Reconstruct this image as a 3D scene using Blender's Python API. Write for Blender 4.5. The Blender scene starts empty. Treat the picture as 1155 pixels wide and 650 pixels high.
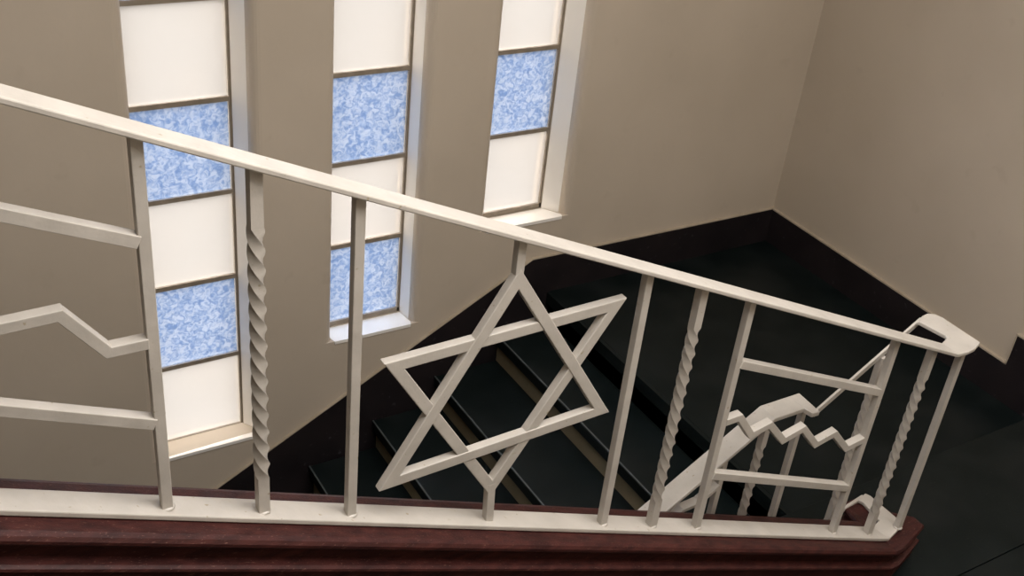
import bpy, bmesh, math, random
from mathutils import Vector, Matrix

sc = bpy.context.scene
COL = sc.collection
ZO = 2.85                       # the camera's height above the half landing
random.seed(4)

# ------------------------------------------------------------------ helpers
def V(x, y, z):                 # heights are measured from the camera's eye
    return Vector((x, y, z + ZO))

def tag(o, label=None, cat=None, group=None, kind=None):
    if label: o['label'] = label
    if cat: o['category'] = cat
    if group: o['group'] = group
    if kind: o['kind'] = kind
    return o

def empty(name, loc):
    o = bpy.data.objects.new(name, None)
    o.location = loc
    o.empty_display_size = .1
    COL.objects.link(o)
    return o

def obj(name, bm, mats, parent=None, smooth=False, bevel=0, seg=2):
    bmesh.ops.recalc_face_normals(bm, faces=bm.faces)
    me = bpy.data.meshes.new(name)
    bm.to_mesh(me); bm.free()
    if not isinstance(mats, (list, tuple)): mats = [mats]
    for m in mats: me.materials.append(m)
    if smooth:
        for p in me.polygons: p.use_smooth = True
    o = bpy.data.objects.new(name, me)
    COL.objects.link(o)
    if parent is not None:
        o.parent = parent
        org = Vector((0, 0, 0)); p = parent
        while p is not None:
            org += p.location; p = p.parent
        me.transform(Matrix.Translation(-org))
    if bevel:
        b = o.modifiers.new('bevel', 'BEVEL')
        b.width = bevel; b.segments = seg; b.limit_method = 'ANGLE'; b.angle_limit = math.radians(35)
        b.harden_normals = False
    return o

def prism(bm, poly, d, mat=0):
    """extrude the polygon (list of Vectors) by the vector d"""
    a = [bm.verts.new(p) for p in poly]
    b = [bm.verts.new(p + d) for p in poly]
    n = len(poly)
    fs = [bm.faces.new(a), bm.faces.new(b[::-1])]
    for i in range(n):
        fs.append(bm.faces.new((a[i], b[i], b[(i + 1) % n], a[(i + 1) % n])))
    for f in fs: f.material_index = mat
    return fs

def box(bm, x0, x1, y0, y1, z0, z1, mat=0):
    return prism(bm, [V(x0, y0, z0), V(x1, y0, z0), V(x1, y1, z0), V(x0, y1, z0)], Vector((0, 0, z1 - z0)), mat)

def bar(bm, a, b, w, t, up=Vector((0, 0, 1)), twist=0, n=1, lead=(0, 0), mat=0, ext=0):
    """bar of w (sideways) x t (along up) between a and b; twist winds its middle"""
    a = Vector(a); b = Vector(b)
    d = (b - a); L = d.length; d.normalize()
    a = a - d * ext; b = b + d * ext; L += 2 * ext
    s = d.cross(up).normalized(); u = s.cross(d).normalized()
    rings = []
    if twist:
        ts = [0, lead[0]] + [lead[0] + (L - lead[0] - lead[1]) * k / n for k in range(1, n)] + [L - lead[1], L]
    else:
        ts = [0, L]
    for t_ in ts:
        f = 0
        if twist: f = min(max((t_ - lead[0]) / (L - lead[0] - lead[1]), 0), 1)
        an = twist * f
        c, si = math.cos(an), math.sin(an)
        ring = []
        for (i, j) in ((-1, -1), (1, -1), (1, 1), (-1, 1)):
            p, q = i * w / 2, j * t / 2
            ring.append(bm.verts.new(a + d * t_ + s * (p * c - q * si) + u * (p * si + q * c)))
        rings.append(ring)
    fs = [bm.faces.new(rings[0]), bm.faces.new(rings[-1][::-1])]
    for r0, r1 in zip(rings, rings[1:]):
        for k in range(4):
            f = bm.faces.new((r0[k], r1[k], r1[(k + 1) % 4], r0[(k + 1) % 4])); fs.append(f)
            if twist: f.smooth = True
        if twist:
            for k in range(4): bm.edges.get((r0[k], r1[k])).smooth = False
    if twist:
        for e in list(fs[0].edges) + list(fs[1].edges): e.smooth = False
    for f in fs: f.material_index = mat

def poly_bar(bm, pts, w, t):
    """zigzag bar in a vertical x-z plane: mitred strip, w deep in y, t high"""
    n = len(pts); up = []; dn = []
    for i, p in enumerate(pts):
        p = Vector(p)
        d0 = (p - Vector(pts[i - 1])).normalized() if i else None
        d1 = (Vector(pts[i + 1]) - p).normalized() if i < n - 1 else None
        d = (d0 + d1).normalized() if d0 and d1 else (d0 or d1)
        nn = Vector((-d.z, 0, d.x))
        k = 1.0
        if d0 and d1:
            n0 = Vector((-d0.z, 0, d0.x)); k = 1 / max(.4, nn.dot(n0))
        up.append(p + nn * t / 2 * k); dn.append(p - nn * t / 2 * k)
    for i in range(n - 1):
        q = [dn[i], dn[i + 1], up[i + 1], up[i]]
        prism(bm, [v - Vector((0, w / 2, 0)) for v in q], Vector((0, w, 0)))
    bmesh.ops.remove_doubles(bm, verts=bm.verts, dist=1e-5)
    # inner faces between the pieces
    seen = {}
    for f in list(bm.faces):
        key = tuple(sorted(v.index for v in f.verts))
    bm.verts.index_update()
    dup = []
    for f in bm.faces:
        key = tuple(sorted(v.index for v in f.verts))
        if key in seen: dup += [f, seen[key]]
        else: seen[key] = f
    if dup: bmesh.ops.delete(bm, geom=list(set(dup)), context='FACES_ONLY')

# ------------------------------------------------------------------ materials
def new_mat(name):
    m = bpy.data.materials.new(name); m.use_nodes = True
    nt = m.node_tree; nt.nodes.clear()
    out = nt.nodes.new('ShaderNodeOutputMaterial')
    return m, nt, out

def N(nt, kind, **kw):
    n = nt.nodes.new(kind)
    for k, v in kw.items():
        if k in n.inputs: n.inputs[k].default_value = v
        else: setattr(n, k, v)
    return n

def principled(name, c0, c1, scale, rough=.5, bump=0, bscale=60, detail=4, lo=.35, hi=.65, spec=.5, extra=None, coat=0, stretch=None):
    m, nt, out = new_mat(name)
    tc = N(nt, 'ShaderNodeTexCoord')
    src = tc.outputs['Object']
    if stretch:
        mp = N(nt, 'ShaderNodeMapping'); mp.inputs['Scale'].default_value = stretch
        nt.links.new(src, mp.inputs['Vector']); src = mp.outputs[0]
    nz = N(nt, 'ShaderNodeTexNoise', Scale=scale, Detail=detail)
    nt.links.new(src, nz.inputs['Vector'])
    rp = N(nt, 'ShaderNodeValToRGB')
    rp.color_ramp.elements[0].position = lo; rp.color_ramp.elements[0].color = (*c0, 1)
    rp.color_ramp.elements[1].position = hi; rp.color_ramp.elements[1].color = (*c1, 1)
    nt.links.new(nz.outputs['Fac'], rp.inputs['Fac'])
    col = rp.outputs['Color']
    if extra:
        for (sc_, lo_, hi_, cc) in extra:
            n2 = N(nt, 'ShaderNodeTexNoise', Scale=sc_, Detail=2.0)
            nt.links.new(src, n2.inputs['Vector'])
            r2 = N(nt, 'ShaderNodeMapRange'); r2.inputs['From Min'].default_value = lo_; r2.inputs['From Max'].default_value = hi_
            nt.links.new(n2.outputs['Fac'], r2.inputs['Value'])
            mx = N(nt, 'ShaderNodeMix', data_type='RGBA')
            nt.links.new(r2.outputs['Result'], mx.inputs['Factor'])
            nt.links.new(col, mx.inputs['A']); mx.inputs['B'].default_value = (*cc, 1)
            col = mx.outputs['Result']
    b = N(nt, 'ShaderNodeBsdfPrincipled', Roughness=rough)
    b.inputs['Specular IOR Level'].default_value = spec
    if coat: b.inputs['Coat Weight'].default_value = coat; b.inputs['Coat Roughness'].default_value = .25
    nt.links.new(col, b.inputs['Base Color'])
    if bump:
        n3 = N(nt, 'ShaderNodeTexNoise', Scale=bscale, Detail=3.0)
        nt.links.new(src, n3.inputs['Vector'])
        bp = N(nt, 'ShaderNodeBump', Strength=bump, Distance=.004)
        nt.links.new(n3.outputs['Fac'], bp.inputs['Height'])
        nt.links.new(bp.outputs['Normal'], b.inputs['Normal'])
    nt.links.new(b.outputs[0], out.inputs['Surface'])
    return m

M_WALL = principled('wall_paint', (.470, .400, .315), (.515, .440, .350), 1.6, rough=.55, bump=.15, bscale=25, spec=.3,
                    extra=[(9, .66, .85, (.445, .375, .293))])
M_CEIL = principled('ceiling_paint', (.66, .62, .55), (.70, .66, .60), 2, rough=.8)
M_WHITE = principled('cream_enamel', (.43, .398, .352), (.485, .45, .40), 14, rough=.42, bump=.25, bscale=45, spec=.5,
                     extra=[(70, .70, .76, (.33, .28, .20))])
M_WOOD = principled('varnished_red_brown_wood', (.024, .0065, .006), (.052, .0145, .012), 9, rough=.48, bump=.2, bscale=70,
                    stretch=(1, 6, 6), coat=0, spec=.22, extra=[(60, .64, .74, (.13, .065, .05))])
M_TERR = principled('dark_terrazzo', (.003, .0055, .0055), (.0055, .0085, .0085), 6, rough=.45, bump=.06, bscale=120, spec=.15,
                    extra=[(160, .68, .76, (.03, .033, .03)), (3, .5, .8, (.010, .012, .012))])
M_ARRIS = principled('worn_terrazzo_edge', (.035, .042, .042), (.07, .08, .08), 9, rough=.5)
M_RISER = principled('khaki_riser_paint', (.16, .132, .076), (.21, .17, .10), 8, rough=.6)
M_SKIRT = principled('dark_skirting_tile', (.010, .008, .009), (.016, .012, .013), 5, rough=.4, spec=.35,
                     extra=[(40, .68, .8, (.05, .045, .05))])
M_DUST = principled('plaster_edge', (.36, .30, .22), (.44, .37, .28), 12, rough=.8)
M_FRAME = principled('bronze_window_metal', (.21, .175, .13), (.27, .22, .165), 20, rough=.45)
M_REVEAL = principled('window_lit_reveal_paint', (.83, .79, .725), (.86, .82, .755), 3, rough=.32, bump=.1, bscale=30, spec=.5)  # off-white paint; its lighter colour also carries the glow from the panes
M_DARK = principled('joint_filler', (.003, .003, .003), (.005, .005, .005), 20, rough=.8)
M_GREY = principled('grey_stone_floor', (.10, .10, .095), (.13, .13, .12), 6, rough=.5)

def pane_mat(name, c0, c1, scale, lo, hi, rough_bump, hammered=False):
    """frosted or hammered glass: daylight from outside passes through it"""
    m, nt, out = new_mat(name)
    tc = N(nt, 'ShaderNodeTexCoord')
    vo = N(nt, 'ShaderNodeTexVoronoi', Scale=scale, feature='F1'); vo.inputs['Randomness'].default_value = 1
    nz = N(nt, 'ShaderNodeTexNoise', Scale=scale * .8, Detail=3.0)
    nt.links.new(tc.outputs['Object'], vo.inputs['Vector']); nt.links.new(tc.outputs['Object'], nz.inputs['Vector'])
    ad = N(nt, 'ShaderNodeMath', operation='ADD')
    nt.links.new(vo.outputs['Distance'], ad.inputs[0]); nt.links.new(nz.outputs['Fac'], ad.inputs[1])
    mr = N(nt, 'ShaderNodeMapRange'); mr.inputs['From Min'].default_value = lo; mr.inputs['From Max'].default_value = hi
    if hammered:
        nz.inputs['Scale'].default_value = scale; nz.inputs['Distortion'].default_value = 1.2
    nt.links.new(nz.outputs['Fac'] if hammered else ad.outputs[0], mr.inputs['Value'])
    mx = N(nt, 'ShaderNodeMix', data_type='RGBA')
    mx.inputs['A'].default_value = (*c0, 1); mx.inputs['B'].default_value = (*c1, 1)
    nt.links.new(mr.outputs['Result'], mx.inputs['Factor'])
    bp = N(nt, 'ShaderNodeBump', Strength=rough_bump, Distance=.003)
    nt.links.new(ad.outputs[0], bp.inputs['Height'])
    tr = N(nt, 'ShaderNodeBsdfTranslucent'); nt.links.new(mx.outputs['Result'], tr.inputs['Color'])
    rf = N(nt, 'ShaderNodeBsdfRefraction', Roughness=.33, IOR=1.02); nt.links.new(mx.outputs['Result'], rf.inputs['Color'])
    m1 = N(nt, 'ShaderNodeMixShader', Fac=.78)
    nt.links.new(tr.outputs[0], m1.inputs[1]); nt.links.new(rf.outputs[0], m1.inputs[2])
    gl = N(nt, 'ShaderNodeBsdfGlossy', Roughness=.25); nt.links.new(bp.outputs['Normal'], gl.inputs['Normal'])
    ms = N(nt, 'ShaderNodeMixShader', Fac=.05)
    nt.links.new(m1.outputs[0], ms.inputs[1]); nt.links.new(gl.outputs[0], ms.inputs[2])
    nt.links.new(ms.outputs[0], out.inputs['Surface'])
    return m
M_CREAM = pane_mat('cream_frosted_glass', (.520, .497, .474), (.510, .492, .474), 3, .6, 1.2, .1)
M_BLUE = pane_mat('blue_hammered_glass', (.25, .315, .43), (.43, .46, .52), 46, .36, .60, .6, hammered=True)

# ------------------------------------------------------------------ room shell
D = 3.8            # inner face of the window wall
XB = 4.25          # inner face of the wall at the end of the landing
WT = .19           # wall thickness
ZT, ZB = .92, -5.2
XL, YN = -3.2, -.62
LAND, RAISED = -2.85, -2.68
wins = [  # x0, x1 (outer edges), sill, frame x0, x1, muntin heights from the bottom
    (.860, 1.300, -3.275, .850, 1.262, -3.283),
    (1.648, 2.045, -2.862, 1.638, 2.030, -2.842),
    (2.395, 2.827, -2.440, 2.385, 2.768, -2.424)]
NP = 7
PITCH = .3975
YF = D + .115      # plane of the glass

def splay(x, xin, s):
    """plan outline of one window jamb: bullnosed inner corner, splayed reveal, straight outer part"""
    pts = []; r = .042
    # the corner sits at (x, D); wall runs away from the opening in direction s
    for k in range(7):
        a = math.pi / 2 * k / 6
        pts.append((x + s * (r - r * math.sin(a)), D + r - r * math.cos(a)))
    pts.append((xin, YF - .01)); pts.append((xin, D + WT))
    return pts     # from the room face into the reveal

bm = bmesh.new()
def pillar(left, right):
    out = left + right
    fs = prism(bm, [V(x, y, ZB) for x, y in out], Vector((0, 0, ZT - ZB)))
    for f in fs[2:]:                 # reveals in the glow-lightened paint: faces between the bullnose and the glass
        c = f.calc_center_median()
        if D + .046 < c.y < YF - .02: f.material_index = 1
# solid pieces between the windows
edges = [[(XL - .2, D + WT), (XL - .2, D)]]
for (x0, x1, zs, fx0, fx1, zb) in wins:
    L = splay(x0, fx0 + .0, -1)           # jamb on the window's left
    pillar(edges[-1], L)
    Rj = splay(x1, fx1, 1)
    edges.append(Rj[::-1])
pillar(edges[-1], [(XB + .2, D), (XB + .2, D + WT)])
# infill under the sills and over the heads
for (x0, x1, zs, fx0, fx1, zb) in wins:
    zt = zb + PITCH * NP
    out = splay(x0, fx0, -1) + splay(x1, fx1, 1)[::-1]
    prism(bm, [V(x, min(y, YF + .03), zs - .2) for x, y in out], Vector((0, 0, .2)))
    prism(bm, [V(x, y, ZB) for x, y in out], Vector((0, 0, zs - .2 - ZB)))
    prism(bm, [V(x, y, zt) for x, y in out], Vector((0, 0, ZT - zt)))
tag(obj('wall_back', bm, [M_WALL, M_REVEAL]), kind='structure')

bm = bmesh.new(); box(bm, XB, XB + .2, YN - .2, D, ZB, ZT)
tag(obj('wall_right', bm, M_WALL), kind='structure')
bm = bmesh.new(); box(bm, XL - .2, XB + .2, YN - .2, YN, ZB, ZT)
tag(obj('wall_front', bm, M_WALL), kind='structure')
bm = bmesh.new(); box(bm, XL - .2, XL, YN, D, ZB, ZT)
tag(obj('wall_left', bm, M_WALL), kind='structure')
bm = bmesh.new(); box(bm, XL - .2, XB + .2, YN - .2, D + WT, ZT, ZT + .15)
tag(obj('ceiling', bm, M_CEIL), kind='structure')

# ------------------------------------------------------------------ windows
for i, (x0, x1, zs, fx0, fx1, zb) in enumerate(wins):
    top = zb + PITCH * NP
    w = empty('window_%d' % (i + 1), V((fx0 + fx1) / 2, YF, zb))
    tag(w, kind='structure')
    fw = .012
    bm = bmesh.new()
    box(bm, fx0, fx0 + fw * .8, YF - .003, YF + .03, zb - .012, top)
    box(bm, fx1 - fw * .8, fx1, YF - .003, YF + .03, zb - .012, top)
    box(bm, fx0, fx1, YF - .003, YF + .03, zb - .014, zb + .010)
    box(bm, fx0, fx1, YF - .003, YF + .03, top - .02, top)
    obj('frame', bm, M_FRAME, w)
    first = 1 if i == 1 else 0            # the middle window starts with blue
    for k in range(NP):
        z0 = zb + PITCH * k; z1 = z0 + PITCH
        if k:
            bm = bmesh.new(); box(bm, fx0 + fw * .8, fx1 - fw * .8, YF - .003, YF + .025, z0 - .010, z0 + .010)
            obj('glazing_bar', bm, M_FRAME, w)
        blue = (k + first) % 2 == 1
        bm = bmesh.new(); box(bm, fx0 + .012, fx1 - .012, YF + .006, YF + .010, z0 + .006, z1 - .006)
        p = obj('pane', bm, M_BLUE if blue else M_CREAM, w)
        tag(p, 'blue hammered glass pane' if blue else 'cream frosted glass pane')
    # sill board in the glow-lightened paint, a hair above the infill
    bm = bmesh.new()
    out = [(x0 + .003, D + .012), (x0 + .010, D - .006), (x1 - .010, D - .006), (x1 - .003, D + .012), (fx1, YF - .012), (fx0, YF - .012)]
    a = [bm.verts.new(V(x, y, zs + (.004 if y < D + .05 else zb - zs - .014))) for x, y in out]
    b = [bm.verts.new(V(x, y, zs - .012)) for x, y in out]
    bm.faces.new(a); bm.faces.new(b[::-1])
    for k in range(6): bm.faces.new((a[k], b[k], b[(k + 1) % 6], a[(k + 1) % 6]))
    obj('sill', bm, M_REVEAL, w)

# ------------------------------------------------------------------ floors and stairs
YC0, YC1 = 1.522, 1.69       # upper flight's curb
YR = 1.93                   # riser between the two parts of the landing
bm = bmesh.new()
box(bm, 2.80, XB, YR - .02, D, LAND - .18, LAND)
tag(obj('floor', bm, M_TERR), kind='structure')
bm = bmesh.new()
box(bm, 2.09, XB, 1.4325, YR - .005, RAISED - .04, RAISED)
box(bm, 2.09, XB, YN, 1.4285, RAISED - .04, RAISED)
box(bm, 2.10, XB - .01, YN, YR - .03, LAND - .18, RAISED - .04)
tag(obj('floor_raised', bm, M_TERR, bevel=.0015), kind='structure')
bm = bmesh.new(); box(bm, XL, XB, YN, D, ZB - .1, ZB)
tag(obj('floor_ground', bm, M_GREY), kind='structure')

def flight(label, x_top, z_top, going, rise, n, y0, y1, sgn):
    """a run of steps; sgn -1: going down towards -x from (x_top, z_top)"""
    t = empty('stair_flight', V(x_top, (y0 + y1) / 2, z_top))
    tag(t, label, 'stairs', kind='thing')
    for k in range(1, n + 1):
        xe = x_top - going * k           # nosing of this tread
        z = z_top - rise * k
        s = empty('step', V(xe, (y0 + y1) / 2, z) - t.location); s.parent = t
        bm = bmesh.new()
        box(bm, xe - .0, xe + going + .03, y0, y1, z - .062, z)
        bm2 = bmesh.new()
        obj('tread', bm, M_TERR, s, bevel=.004)
        bm2 = bmesh.new(); box(bm2, xe - .0025, xe + .005, y0, y1, z - .006, z + .0015)
        tag(obj('nosing', bm2, M_ARRIS, s), 'worn pale front edge of the dark tread')
        bm3 = bmesh.new(); box(bm3, xe + .022, xe + .05, y0, y1, z - rise, z - .062)
        tag(obj('riser', bm3, M_RISER, s), 'khaki painted riser')
    return t
low = flight('dark terrazzo stairs with khaki risers descending left along the window wall', 2.82, LAND, .3225, .170, 11, 1.88, D - .02, -1)
# front edge of the landing above the first riser
bm = bmesh.new(); box(bm, 2.78, 2.81, 1.88, D - .02, LAND - .062, LAND - .001)
tag(obj('trim_1', bm, M_TERR), kind='structure')
bm = bmesh.new(); box(bm, 2.80, 2.83, 1.88, D - .02, LAND - .170, LAND - .062)
tag(obj('trim_2', bm, M_RISER), kind='structure')

up = empty('stair_flight', V(2.09, .45, RAISED))
tag(up, 'dark stairs climbing left on the near side of the red-brown curb', 'stairs')
for k in range(1, 11):
    xe = 2.09 - .341 * (k - 1); z = RAISED + .15 * k
    s = empty('step', V(xe, .45, z) - up.location); s.parent = up
    bm = bmesh.new(); box(bm, xe - .36, xe, YN + .01, YC0 + .008, z - .05, z)
    obj('tread', bm, M_TERR, s, bevel=.004)
    bm = bmesh.new(); box(bm, xe - .05, xe - .02, YN + .01, YC0 + .008, z - .15, z - .05)
    obj('riser', bm, M_RISER, s)
bm = bmesh.new(); box(bm, XL, 2.09 - .341 * 10, YN, 1.69, RAISED + 1.55, RAISED + 1.65)
tag(obj('floor_upper', bm, M_TERR), kind='structure')

# ------------------------------------------------------------------ baseboards
SL = .548
bm = bmesh.new()
xb, zb_ = 2.675, -2.645
def lowtop(x): return zb_ + SL * (x - xb)
pts = [V(XB, D, zb_ - .008), V(xb, D, zb_), V(-1.6, D, lowtop(-1.6)), V(-1.6, D, lowtop(-1.6) - .5), V(xb, D, lowtop(xb) - .5), V(XB, D, LAND - .1)]
prism(bm, pts, Vector((0, -.016, 0)))
tag(obj('baseboard_back', bm, M_SKIRT), kind='structure')
bm = bmesh.new()
prism(bm, [V(XB, D - .016, zb_ - .009), V(xb, D - .016, zb_ - .001), V(-1.6, D - .016, lowtop(-1.6) - .001),
           V(-1.6, D - .016, lowtop(-1.6) + .006), V(xb, D - .016, zb_ + .006), V(XB, D - .016, zb_ - .002)], Vector((0, .016, 0)))
tag(obj('trim_3', bm, M_DUST), kind='structure')
ystep = 2.225
zl1, zl2 = -2.656, -2.512
bm = bmesh.new()
prism(bm, [V(XB, D - .016, LAND - .1), V(XB, D - .016, zl1), V(XB, ystep, zl1 - .012), V(XB, ystep, zl2), V(XB, YN, zl2), V(XB, YN, LAND - .1)], Vector((-.016, 0, 0)))
tag(obj('baseboard_right', bm, M_SKIRT), kind='structure')
bm = bmesh.new()
prism(bm, [V(XB, D, zl1 - .001), V(XB, D, zl1 + .007), V(XB, ystep, zl1 - .005), V(XB, ystep, zl1 - .013)], Vector((-.017, 0, 0)))
prism(bm, [V(XB, ystep, zl1 - .012), V(XB, ystep + .007, zl1 - .012), V(XB, ystep + .007, zl2 + .007), V(XB, YN, zl2 + .007), V(XB, YN, zl2), V(XB, ystep, zl2)], Vector((-.017, 0, 0)))
tag(obj('trim_4', bm, M_DUST), kind='structure')

# ------------------------------------------------------------------ curbs (the varnished wooden strings that carry the railing)
S0 = .4415
def base_top(x): return -1.330 - S0 * x       # upper face of the railing's base bar
XE = 2.70                                      # here the slope ends and the bar runs level
ZE = base_top(XE)
def curb_z(x): return base_top(min(x, XE)) - .016

# plan outline offsets as a function of the profile: (outward offset, height below the top)
PROF = [(-.016, 0), (-.005, -.004), (0, -.012), (0, -.019), (-.005, -.026), (-.024, -.029), (-.026, -.068), (-.006, -.072),
        (.001, -.076), (.002, -.082), (-.004, -.087), (-.010, -.091), (-.010, -.60)]
cz = empty('stair_curb', V(XE, 1.6, ZE))
tag(cz, 'red-brown varnished wooden curb with moulded edge under the white railing', 'stair curb')
bm = bmesh.new()
def plan(o):
    """half-octagon end; o = outward offset"""
    k = o * .414
    return [(-2.2, YC0 - o), (XE, YC0 - o), (XE + .035 + k, YC0 - o), (2.895 + o, 1.575 - k), (2.895 + o, 1.625 + k), (2.838 + o, 1.675 + k), (2.83 + o, 1.775 + k), (2.81 + o, 1.785 + o), (XE - .005 - k, 1.785 + o), (XE - .03 - k, YC1 + o), (-2.2, YC1 + o)]
rings = []
for o, dz in PROF:
    rings.append([bm.verts.new(V(x, y, curb_z(x) + dz)) for x, y in plan(o)])
n = len(rings[0])
for r0, r1 in zip(rings, rings[1:]):
    for k in range(n):
        bm.faces.new((r0[k], r0[(k + 1) % n], r1[(k + 1) % n], r1[k]))
# lid (split where the slope ends)
r = rings[0]
bm.faces.new((r[0], r[1], r[9], r[10]))
bm.faces.new(r[1:10])
obj('coping', bm, M_WOOD, cz)
# lower flight's curb
SL2 = .60
bm = bmesh.new()
prism(bm, [V(XE - .05, 1.705, ZE - .09), V(-.5, 1.705, ZE - .09 - SL2 * (XE + .45)), V(-.5, 1.705, ZE - .75 - SL2 * (XE + .45)), V(XE - .05, 1.705, ZE - .6)], Vector((0, .08, 0)))
obj('coping', bm, M_WOOD, cz, bevel=.012)

# ------------------------------------------------------------------ the railing
YB = 1.598
W = .0205
rail = empty('stair_railing', V(1.1, YB, base_top(1.1)))
tag(rail, 'cream painted metal stair railing with twisted balusters and six-pointed star', 'railing')
S1 = .447
def hand_top(x): return -.555 - S1 * x
XH = 2.70
XA = -1.3

def strip(bm, pts, t):
    """flat bar from a list of cross edges (left point, right point); t thick below"""
    tops = [(bm.verts.new(a), bm.verts.new(b)) for a, b in pts]
    bots = [(bm.verts.new(a - Vector((0, 0, t))), bm.verts.new(b - Vector((0, 0, t)))) for a, b in pts]
    for i in range(len(pts) - 1):
        (a, b), (c, d) = tops[i], tops[i + 1]; (e, f), (g, h) = bots[i], bots[i + 1]
        bm.faces.new((a, b, d, c)); bm.faces.new((e, g, h, f)); bm.faces.new((a, c, g, e)); bm.faces.new((b, f, h, d))
    a, b = tops[0]; e, f = bots[0]; bm.faces.new((a, e, f, b))
    a, b = tops[-1]; e, f = bots[-1]; bm.faces.new((a, b, f, e))

# handrail of the near run with the loop round the end
zl = hand_top(XH)
bm = bmesh.new()
strip(bm, [(V(XA, 1.567, hand_top(XA)), V(XA, 1.626, hand_top(XA))),
           (V(XH, 1.567, zl), V(XH, 1.632, zl)),
           (V(2.745, 1.566, zl - .003), V(2.728, 1.642, zl - .002)),
           (V(2.785, 1.572, zl - .005), V(2.745, 1.650, zl - .003)),
           (V(2.832, 1.590, zl - .006), V(2.750, 1.660, zl - .003)),
           (V(2.826, 1.735, zl - .001), V(2.732, 1.738, zl - .001)),
           (V(2.816, 1.758, zl), V(2.730, 1.742, zl)),
           (V(2.796, 1.770, zl), V(2.727, 1.746, zl)),
           (V(2.768, 1.769, zl - .003), V(2.722, 1.749, zl - .004))], .013)
obj('handrail', bm, M_WHITE, rail, bevel=.003)
# thin bar of the far run, then the wide far handrail
bm = bmesh.new()
bar(bm, V(2.760, 1.763, zl - .012), V(2.283, 1.694, -1.950), .008, .022, mat=0)
obj('link_bar', bm, M_WHITE, rail, bevel=.002)
bm = bmesh.new()
zh = -1.926
def far_top(x): return zh - .630 * (2.134 - x)
strip(bm, [(V(2.292, 1.680, zh - .006), V(2.292, 1.772, zh)), (V(2.262, 1.680, zh - .004), V(2.255, 1.772, zh)), (V(2.250, 1.706, zh), V(2.245, 1.772, zh)),
           (V(2.134, 1.706, zh), V(2.134, 1.772, zh)), (V(-.4, 1.706, far_top(-.4)), V(-.4, 1.772, far_top(-.4)))], .016)
obj('handrail', bm, M_WHITE, rail, bevel=.003)

# base bar with its loop
bm = bmesh.new()
zb0 = ZE
strip(bm, [(V(XA, 1.572, base_top(XA)), V(XA, 1.634, base_top(XA))),
           (V(2.66, 1.570, base_top(2.66)), V(2.66, 1.634, base_top(2.66))),
           (V(2.705, 1.570, zb0), V(2.690, 1.636, zb0)),
           (V(2.808, 1.600, zb0), V(2.742, 1.650, zb0)),
           (V(2.808, 1.755, zb0), V(2.757, 1.742, zb0)),
           (V(2.800, 1.772, zb0), V(2.748, 1.757, zb0))], .014)
obj('base_rail', bm, M_WHITE, rail, bevel=.003)
bm = bmesh.new()
bar(bm, V(2.785, 1.766, zb0 - .007), V(2.56, 1.748, zb0 - .036), .012, .014)
bar(bm, V(2.565, 1.745, zb0 - .036), V(.0, 1.745, zb0 - .036 - .60 * 2.565), .05, .014)
obj('base_rail', bm, M_WHITE, rail, bevel=.002)

# balusters of the near run
def baluster(x, twisted, zt=None, zb_=None, y=YB, w=W, x_bot=None):
    zt = hand_top(x) - .010 if zt is None else zt
    zb_ = base_top(x) - .004 if zb_ is None else zb_
    xb_ = x if x_bot is None else x_bot
    bm = bmesh.new()
    a, b = V(x, y, zt), V(xb_, y, zb_)
    if twisted:
        L = (b - a).length
        nq = round((L - .21) / .040)
        bar(bm, a, b, w * 1.10, w * 1.10, up=Vector((0, 1, 0)), twist=nq * math.pi / 2, n=nq * 8, lead=(.115, .095))
        o = obj('twisted_baluster', bm, M_WHITE, rail)
    else:
        bar(bm, a, b, w, w, up=Vector((0, 1, 0)))
        o = obj('baluster', bm, M_WHITE, rail, bevel=.0015)
    if y == YB:
        bm = bmesh.new()
        m4 = Matrix.Translation(V(xb_, y, base_top(min(xb_, XE)) + .001)) @ Matrix.Diagonal((1, 1, .32, 1))
        bmesh.ops.create_uvsphere(bm, u_segments=10, v_segments=6, radius=.0165, matrix=m4)
        wd = obj('weld', bm, M_WHITE, rail, smooth=True); wd.parent = o
    return o
near = [(-.64, True), (-.45, False), (-.265, False), (.363, False), (.549, True), (.739, False), (1.445, False), (1.620, True), (1.792, False), (2.420, False), (2.612, True)]
for x, tw in near: baluster(x, tw)
baluster(2.765, False, zl - .012, ZE - .002, y=YB, x_bot=2.775)
# far run
def far(x, tw, zt, zb_): baluster(x, tw, zt, zb_, y=1.738, w=.019)
def far_base(x): return zb0 - .040 - .60 * (2.565 - x)
far(2.590, True, -1.852, zb0 - .036)
far(2.288, False, zh - .014, far_base(2.288))
far(2.143, True, zh - .014, far_base(2.143))
far(2.000, False, far_top(2.0) - .014, far_base(2.0))
for x in (1.43, 1.28, 1.13, .45, .3, .15): far(x, x in (1.28, .3), far_top(x) - .014, far_base(x))

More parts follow.
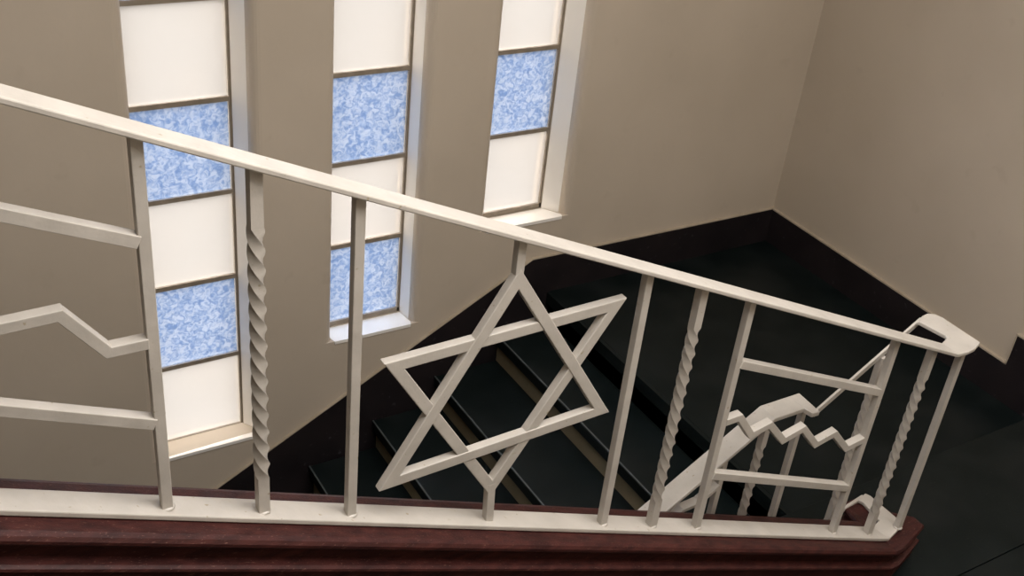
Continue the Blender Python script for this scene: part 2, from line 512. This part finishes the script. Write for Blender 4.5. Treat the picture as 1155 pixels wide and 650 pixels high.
# panels with the stepped bars
def panel(xl, xr, zig):
    p = empty('stepped_panel', V((xl + xr) / 2, YB, -.9 - S1 * (xl + xr) / 2) - rail.location); p.parent = rail
    for c in (-.756, -1.126):
        bm = bmesh.new(); bar(bm, V(xl + .009, YB, c - S1 * (xl + .009)), V(xr - .009, YB, c - S1 * (xr - .009)), .025, .023)
        obj('crossbar', bm, M_WHITE, p, bevel=.0015)
    bm = bmesh.new(); poly_bar(bm, [V(x, YB, z - .010) for x, z in zig], .024, .021)
    obj('zigzag_bar', bm, M_WHITE, p, bevel=.0015)
panel(1.792, 2.420, [(1.80, -1.738), (1.849, -1.737), (1.909, -1.816), (1.975, -1.803), (2.047, -1.882), (2.120, -1.864), (2.193, -1.946), (2.265, -1.930), (2.341, -2.012), (2.412, -2.002)])
panel(-.265, .363, [(-.255, -.840), (-.07, -.835), (.0, -.925), (.07, -.920), (.136, -1.013), (.222, -1.011), (.289, -1.099), (.355, -1.097)]
      if False else [(-.255, -.755), (-.20, -.750), (-.135, -.835), (-.07, -.830), (-.005, -.915), (.06, -.915), (.115, -1.014), (.222, -1.011), (.289, -1.101), (.355, -1.101)])
# piece of the far run's stepped bar seen under the near panel
bm = bmesh.new()
poly_bar(bm, [V(1.78, 1.738, -2.262), V(1.868, 1.738, -2.200), V(1.93, 1.738, -2.196), V(1.995, 1.738, -2.150)], .030, .012)
obj('zigzag_bar', bm, M_WHITE, rail, bevel=.0015)

# the star
star = empty('star_emblem', V(1.093, YB, -1.43) - rail.location); star.parent = rail
T = (1.094, -1.135); B = (1.086, -1.722)
UL, UR = (.809, -1.284), (1.377, -1.270)
LL, LR = (.810, -1.603), (1.383, -1.578)
def triangle(P, off):
    """mitred three-bar frame"""
    c = [Vector((p[0], 0, p[1])) for p in P]
    cen = (c[0] + c[1] + c[2]) / 3
    def inset(d):
        out = []
        for i in range(3):
            p, q, n_ = c[i - 1], c[i], c[(i + 1) % 3]
            e0 = (q - p).normalized(); e1 = (n_ - q).normalized()
            n0 = Vector((-e0.z, 0, e0.x)); n1 = Vector((-e1.z, 0, e1.x))
            if n0.dot(cen - q) < 0: n0 = -n0
            if n1.dot(cen - q) < 0: n1 = -n1
            m = (n0 + n1).normalized()
            out.append(q + m * d / max(m.dot(n0), .2))
        return out
    o, i_ = inset(-.006), inset(.0205)
    bm = bmesh.new()
    h = .0105
    vs_ = {}
    for nm, L in (('o', o), ('i', i_)):
        for k, p in enumerate(L):
            for sd in (-1, 1):
                vs_[nm, k, sd] = bm.verts.new(V(p.x, YB + off + sd * h, p.z))
    for k in range(3):
        j = (k + 1) % 3
        for sd in (-1, 1):
            bm.faces.new((vs_['o', k, sd], vs_['o', j, sd], vs_['i', j, sd], vs_['i', k, sd]))
        for nm in 'oi':
            bm.faces.new((vs_[nm, k, -1], vs_[nm, j, -1], vs_[nm, j, 1], vs_[nm, k, 1]))
    return obj('triangle', bm, M_WHITE, star, bevel=.002)
triangle((T, LL, LR), -.0012)
triangle((B, UL, UR), .0008)
bm = bmesh.new(); bar(bm, V(1.094, YB, hand_top(1.094) - .01), V(1.094, YB, -1.162), .020, .020, up=Vector((0, 1, 0)))
obj('stub', bm, M_WHITE, star, bevel=.0015)
bm = bmesh.new(); bar(bm, V(1.086, YB, -1.695), V(1.091, YB, base_top(1.09) - .004), .020, .020, up=Vector((0, 1, 0)))
obj('stub', bm, M_WHITE, star, bevel=.0015)

# ------------------------------------------------------------------ light
w = bpy.data.worlds.new('sky'); sc.world = w; w.use_nodes = True
nt = w.node_tree; bg = nt.nodes['Background']
tc = N(nt, 'ShaderNodeTexCoord'); sx = N(nt, 'ShaderNodeSeparateXYZ'); nt.links.new(tc.outputs['Generated'], sx.inputs[0])
rp = N(nt, 'ShaderNodeValToRGB')
rp.color_ramp.elements[0].position = .44; rp.color_ramp.elements[0].color = (.0645, .0625, .0605, 1)     # pale paving outside
rp.color_ramp.elements[1].position = .53; rp.color_ramp.elements[1].color = (1, .985, .97, 1)       # overcast sky
mr = N(nt, 'ShaderNodeMapRange'); mr.inputs['From Min'].default_value = -1
nt.links.new(sx.outputs['Z'], mr.inputs['Value']); nt.links.new(mr.outputs['Result'], rp.inputs['Fac']); nt.links.new(rp.outputs['Color'], bg.inputs['Color'])
bg.inputs['Strength'].default_value = 16.0

def area(name, loc, target, sx, sy, power, col):
    l = bpy.data.lights.new(name, 'AREA'); l.shape = 'RECTANGLE'; l.size = sx; l.size_y = sy
    l.energy = power; l.color = col
    o = bpy.data.objects.new(name, l); COL.objects.link(o)
    o.location = loc
    o.rotation_euler = (Vector(target) - Vector(loc)).to_track_quat('-Z', 'Y').to_euler()
    return o
area('overhead_fill', V(1.6, .80, ZT - .05), V(1.6, .80, -3), 3.0, 1.8, 152, (1, .96, .93))  # unseen soft fill added under the ceiling to brighten walls and railing

# ------------------------------------------------------------------ camera
cam = bpy.data.cameras.new('camera'); co = bpy.data.objects.new('camera', cam); COL.objects.link(co)
R = Matrix(((.8550, .1958, -.4802), (-.5094, .4906, -.7070), (.0971, .8491, .5192)))
co.matrix_world = Matrix.Translation(V(0, 0, 0)) @ R.to_4x4()
cam.sensor_fit = 'HORIZONTAL'; cam.sensor_width = 36; cam.lens = 36 * 1248.7 / 1155
cam.clip_start = .05
sc.camera = co

vs = sc.view_settings
vs.view_transform = 'Standard'; vs.look = 'None'; vs.gamma = 1; vs.exposure = 0
vs.use_curve_mapping = False
sc.cycles.use_denoising = True
sc.cycles.max_bounces = 10; sc.cycles.diffuse_bounces = 6; sc.cycles.transmission_bounces = 6
